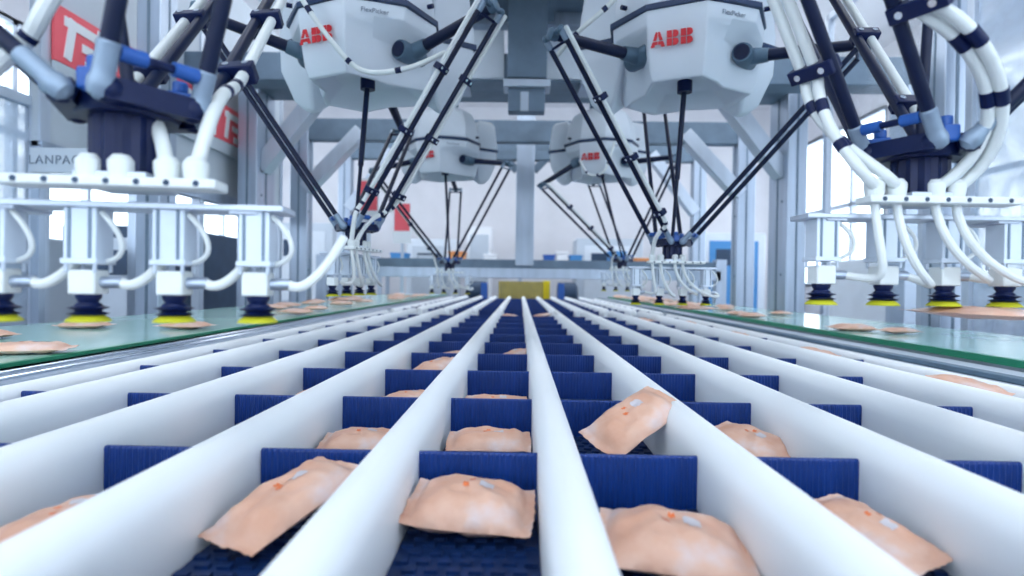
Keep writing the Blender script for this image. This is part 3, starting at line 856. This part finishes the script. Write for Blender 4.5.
cabinet(4.0,11.2,1.2,.9,2.2,M['white'],M['lightblue'],'white cabinet with blue door far right by the wall')
cabinet(4.6,7.0,.9,1.4,1.55,M['white'],M['panel'],'low white cabinet under the bright right windows')
cabinet(-3.9,6.2,1.0,1.6,1.7,M['dark'],M['panel'],'dark grey machine cabinet beyond the left posts')
cabinet(-3.5,3.4,.9,1.3,1.45,M['panel'],M['steel_dark'],'low grey cabinet left behind the near suction cups')
t = empty('packing_table', (0,10.4,0), 'long steel packing table crossing behind the end frame', 'table')
MB().bb((-2.6,-.35,1.38), (2.6,.35,1.42)).build('table_top', M['steel_light'], t)
for x in (-2.5,0,2.5):
    for y in (-.3,.3): MB().bb((x-.03,y-.03,0), (x+.03,y+.03,1.38)).build('leg', M['steel'], t)
boxes = [(-1.15,.3,.34,'orange'),(-.85,.26,.2,'lightblue'),(-.55,.22,.3,'signwhite'),(.28,.2,.16,'orange'),(.52,.2,.3,'blue'),(.75,.2,.36,'signwhite'),(1.0,.22,.3,'lightblue'),(1.3,.3,.2,'panel'),(1.75,.3,.38,'lightblue'),(2.2,.3,.26,'orange'),(-1.7,.3,.26,'panel'),(-2.2,.3,.3,'lightblue')]
cn = {'orange':'orange','lightblue':'light blue','signwhite':'white','blue':'blue','panel':'grey'}
pos = ['leftmost on the packing table','','','','','','','','','','','']
for i, (x, w_, h, c) in enumerate(boxes):
    lx = sorted(b[0] for b in boxes if b[3] == c); r_ = lx.index(x)
    lab = '%s crate on the packing table%s' % (cn[c], '' if len(lx) == 1 else (', %s of its colour from the left' % ['first','second','third','fourth'][r_]))
    o = empty('storage_crate', (x,10.4,1.42), lab, 'crate', 'crates on the packing table')
    MB().bb((-w_/2,-.15,0), (w_/2,.15,h*.86)).build('crate_body', M[c], o, bevel=.015)
    MB().bb((-w_/2-.01,-.16,h*.86), (w_/2+.01,.16,h)).build('crate_lid', M[c], o, bevel=.01)

# ---------------------------------------------------------------- enclosure panels and signs
def screen(name, x, y0, y1, z0, z1, lab, m, post=True):
    t = empty(name, (x,(y0+y1)/2,0), lab, 'guard panel', 'clear guard panels around the line')
    h = (y1-y0)/2
    MB().bb((-.004,-h+.03,z0), (.004,h-.03,z1)).build('acrylic_sheet', m, t)
    fr = MB(); fr.bb((-.025,-h,z0-.05), (.025,h,z0)); fr.bb((-.025,-h,z1), (.025,h,z1+.05)); fr.build('frame', M['steel_light'], t, bevel=.003)
    for s in (-1,1): MB().bb((-.025,s*h-.025,0), (.025,s*h+.025,z1+.05)).build('post', M['steel_light'], t, bevel=.003)
screen('guard_panel', 2.42, .4, 3.1, .95, 3.3, 'scuffed clear panel at the near right behind the robot', M['plexi'])
screen('guard_panel', 2.42, 3.45, 4.55, .95, 3.3, 'clear panel between the first two right gantry posts', M['pane'])
screen('guard_panel', -2.48, .2, 2.86, .95, 2.05, 'scuffed clear panel at the near left before the red sign', M['plexi'])
# solid pale panel behind left carrying the red banner
t = empty('partition_panel', (-2.44,4.27,0), 'pale grey partition behind the left robots carrying the red sign', 'partition')
MB().bb((-.02,-1.45,1.85), (.02,1.45,3.6)).build('board', M['panel'], t, bevel=.004)
MB().bb((-.03,-1.45,1.80), (.04,1.45,1.88)).build('rail', M['steel'], t)
for y in (-1.42,0,1.42): MB().bb((-.03,y-.03,0), (.03,y+.03,3.6)).build('post', M['steel_light'], t)
t = empty('banner_sign', (-2.40,4.13,0), 'long red banner with white strokes on the left partition', 'sign')
MB().bb((-.008,-1.25,CAMZ+1.11), (.008,1.25,CAMZ+1.40)).build('red_board', M['signred'], t)
MB().bb((-.008,-1.25,CAMZ+1.01), (.010,1.25,CAMZ+1.105)).build('pale_border', M['panel'], t)
ch = MB()
def stroke(y0, z0, y1, z1, w_=.035):
    xo = .010+.0009*(len(ch.f)//6)
    ch.beam((xo,y0,CAMZ+1.09+z0), (xo,y1,CAMZ+1.09+z1), w_, .006, up=(1,0,0))
for yb in (-1.19,-.66,-.12,.42,.84):
    ch = MB()
    stroke(yb,.245,yb+.36,.235,.05); stroke(yb+.06,.27,yb+.02,.05,.05); stroke(yb+.12,.15,yb+.38,.14,.045); stroke(yb+.14,.06,yb+.40,.055,.05); stroke(yb+.25,.29,yb+.22,.06,.04)
    ch.build('white_character', M['signwhite'], t, smooth=0)
def poster(x, y, z0, z1, w_, lab, m=None):
    t = empty('wall_poster', (x,y,0), lab, 'poster', 'red notices on the left side')
    MB().bb((-w_/2,-.01,z0), (w_/2,.01,z1)).build('sheet', M['signwhite'], t)
    MB().bb((-w_/2+.02,-.014,z0+(z1-z0)*.3), (w_/2-.02,-.01,z1-.03)).build('red_field', M['signred'], t)
    MB().bb((-.02,.01,0), (.02,.05,z1)).build('support', M['steel_light'], t)
poster(at(402,215,8.2).x, 8.2, CAMZ+.55, CAMZ+1.15, .26, 'narrow red notice behind the middle left robot rods')
poster(at(368,195,6.2).x, 6.2, CAMZ+.62, CAMZ+1.12, .24, 'red notice on a stand behind the middle left robot')
t = empty('upper_panel', (-2.95,1.6,0), 'blue-grey steel sheet above the near left guard panel', 'panel')
MB().bb((-.02,-1.4,2.15), (.02,1.25,3.7)).build('sheet', M['steel_dark'], t)
for y in (-1.35,1.2): MB().bb((-.06,y-.03,0), (-.02,y+.03,3.7)).build('post', M['steel_light'], t)
# maker's plate
t = empty('name_plate', (-2.08,2.72,0), 'grey name plate LANPACK on a cross rail at left', 'sign')
MB().bb((-.29,-.01,CAMZ+.50), (.07,.01,CAMZ+.62)).build('plate', M['panel'], t, bevel=.003)
text_mesh('LANPACK', .060, M['greytext'], t, Matrix.Translation((-.145,-.013,CAMZ+.56)) @ Matrix.Rotation(PI/2,4,'X'), .001, 1.15)
MB().bb((-.32,.012,CAMZ+.46), (.10,.05,CAMZ+.50)).build('bracket', M['steel'], t)
MB().bb((-.30,.012,0), (-.26,.05,CAMZ+.48)).build('stand', M['steel'], t)
# blue coiled tube at the top
o = MB().tube([V((.25,2.6,3.05))+V((.0,0,0)), V((.262,2.6,2.75)), V((.275,2.6,2.56)), V((.31,2.6,2.49)), V((.35,2.6,2.49)), V((.385,2.6,2.56)), V((.40,2.6,2.75)), V((.41,2.6,3.05))], .011, 10).build('air_tube', M['cobalt'])
tag(o, 'bright cobalt blue air tube looping down from the top deck', 'tube')
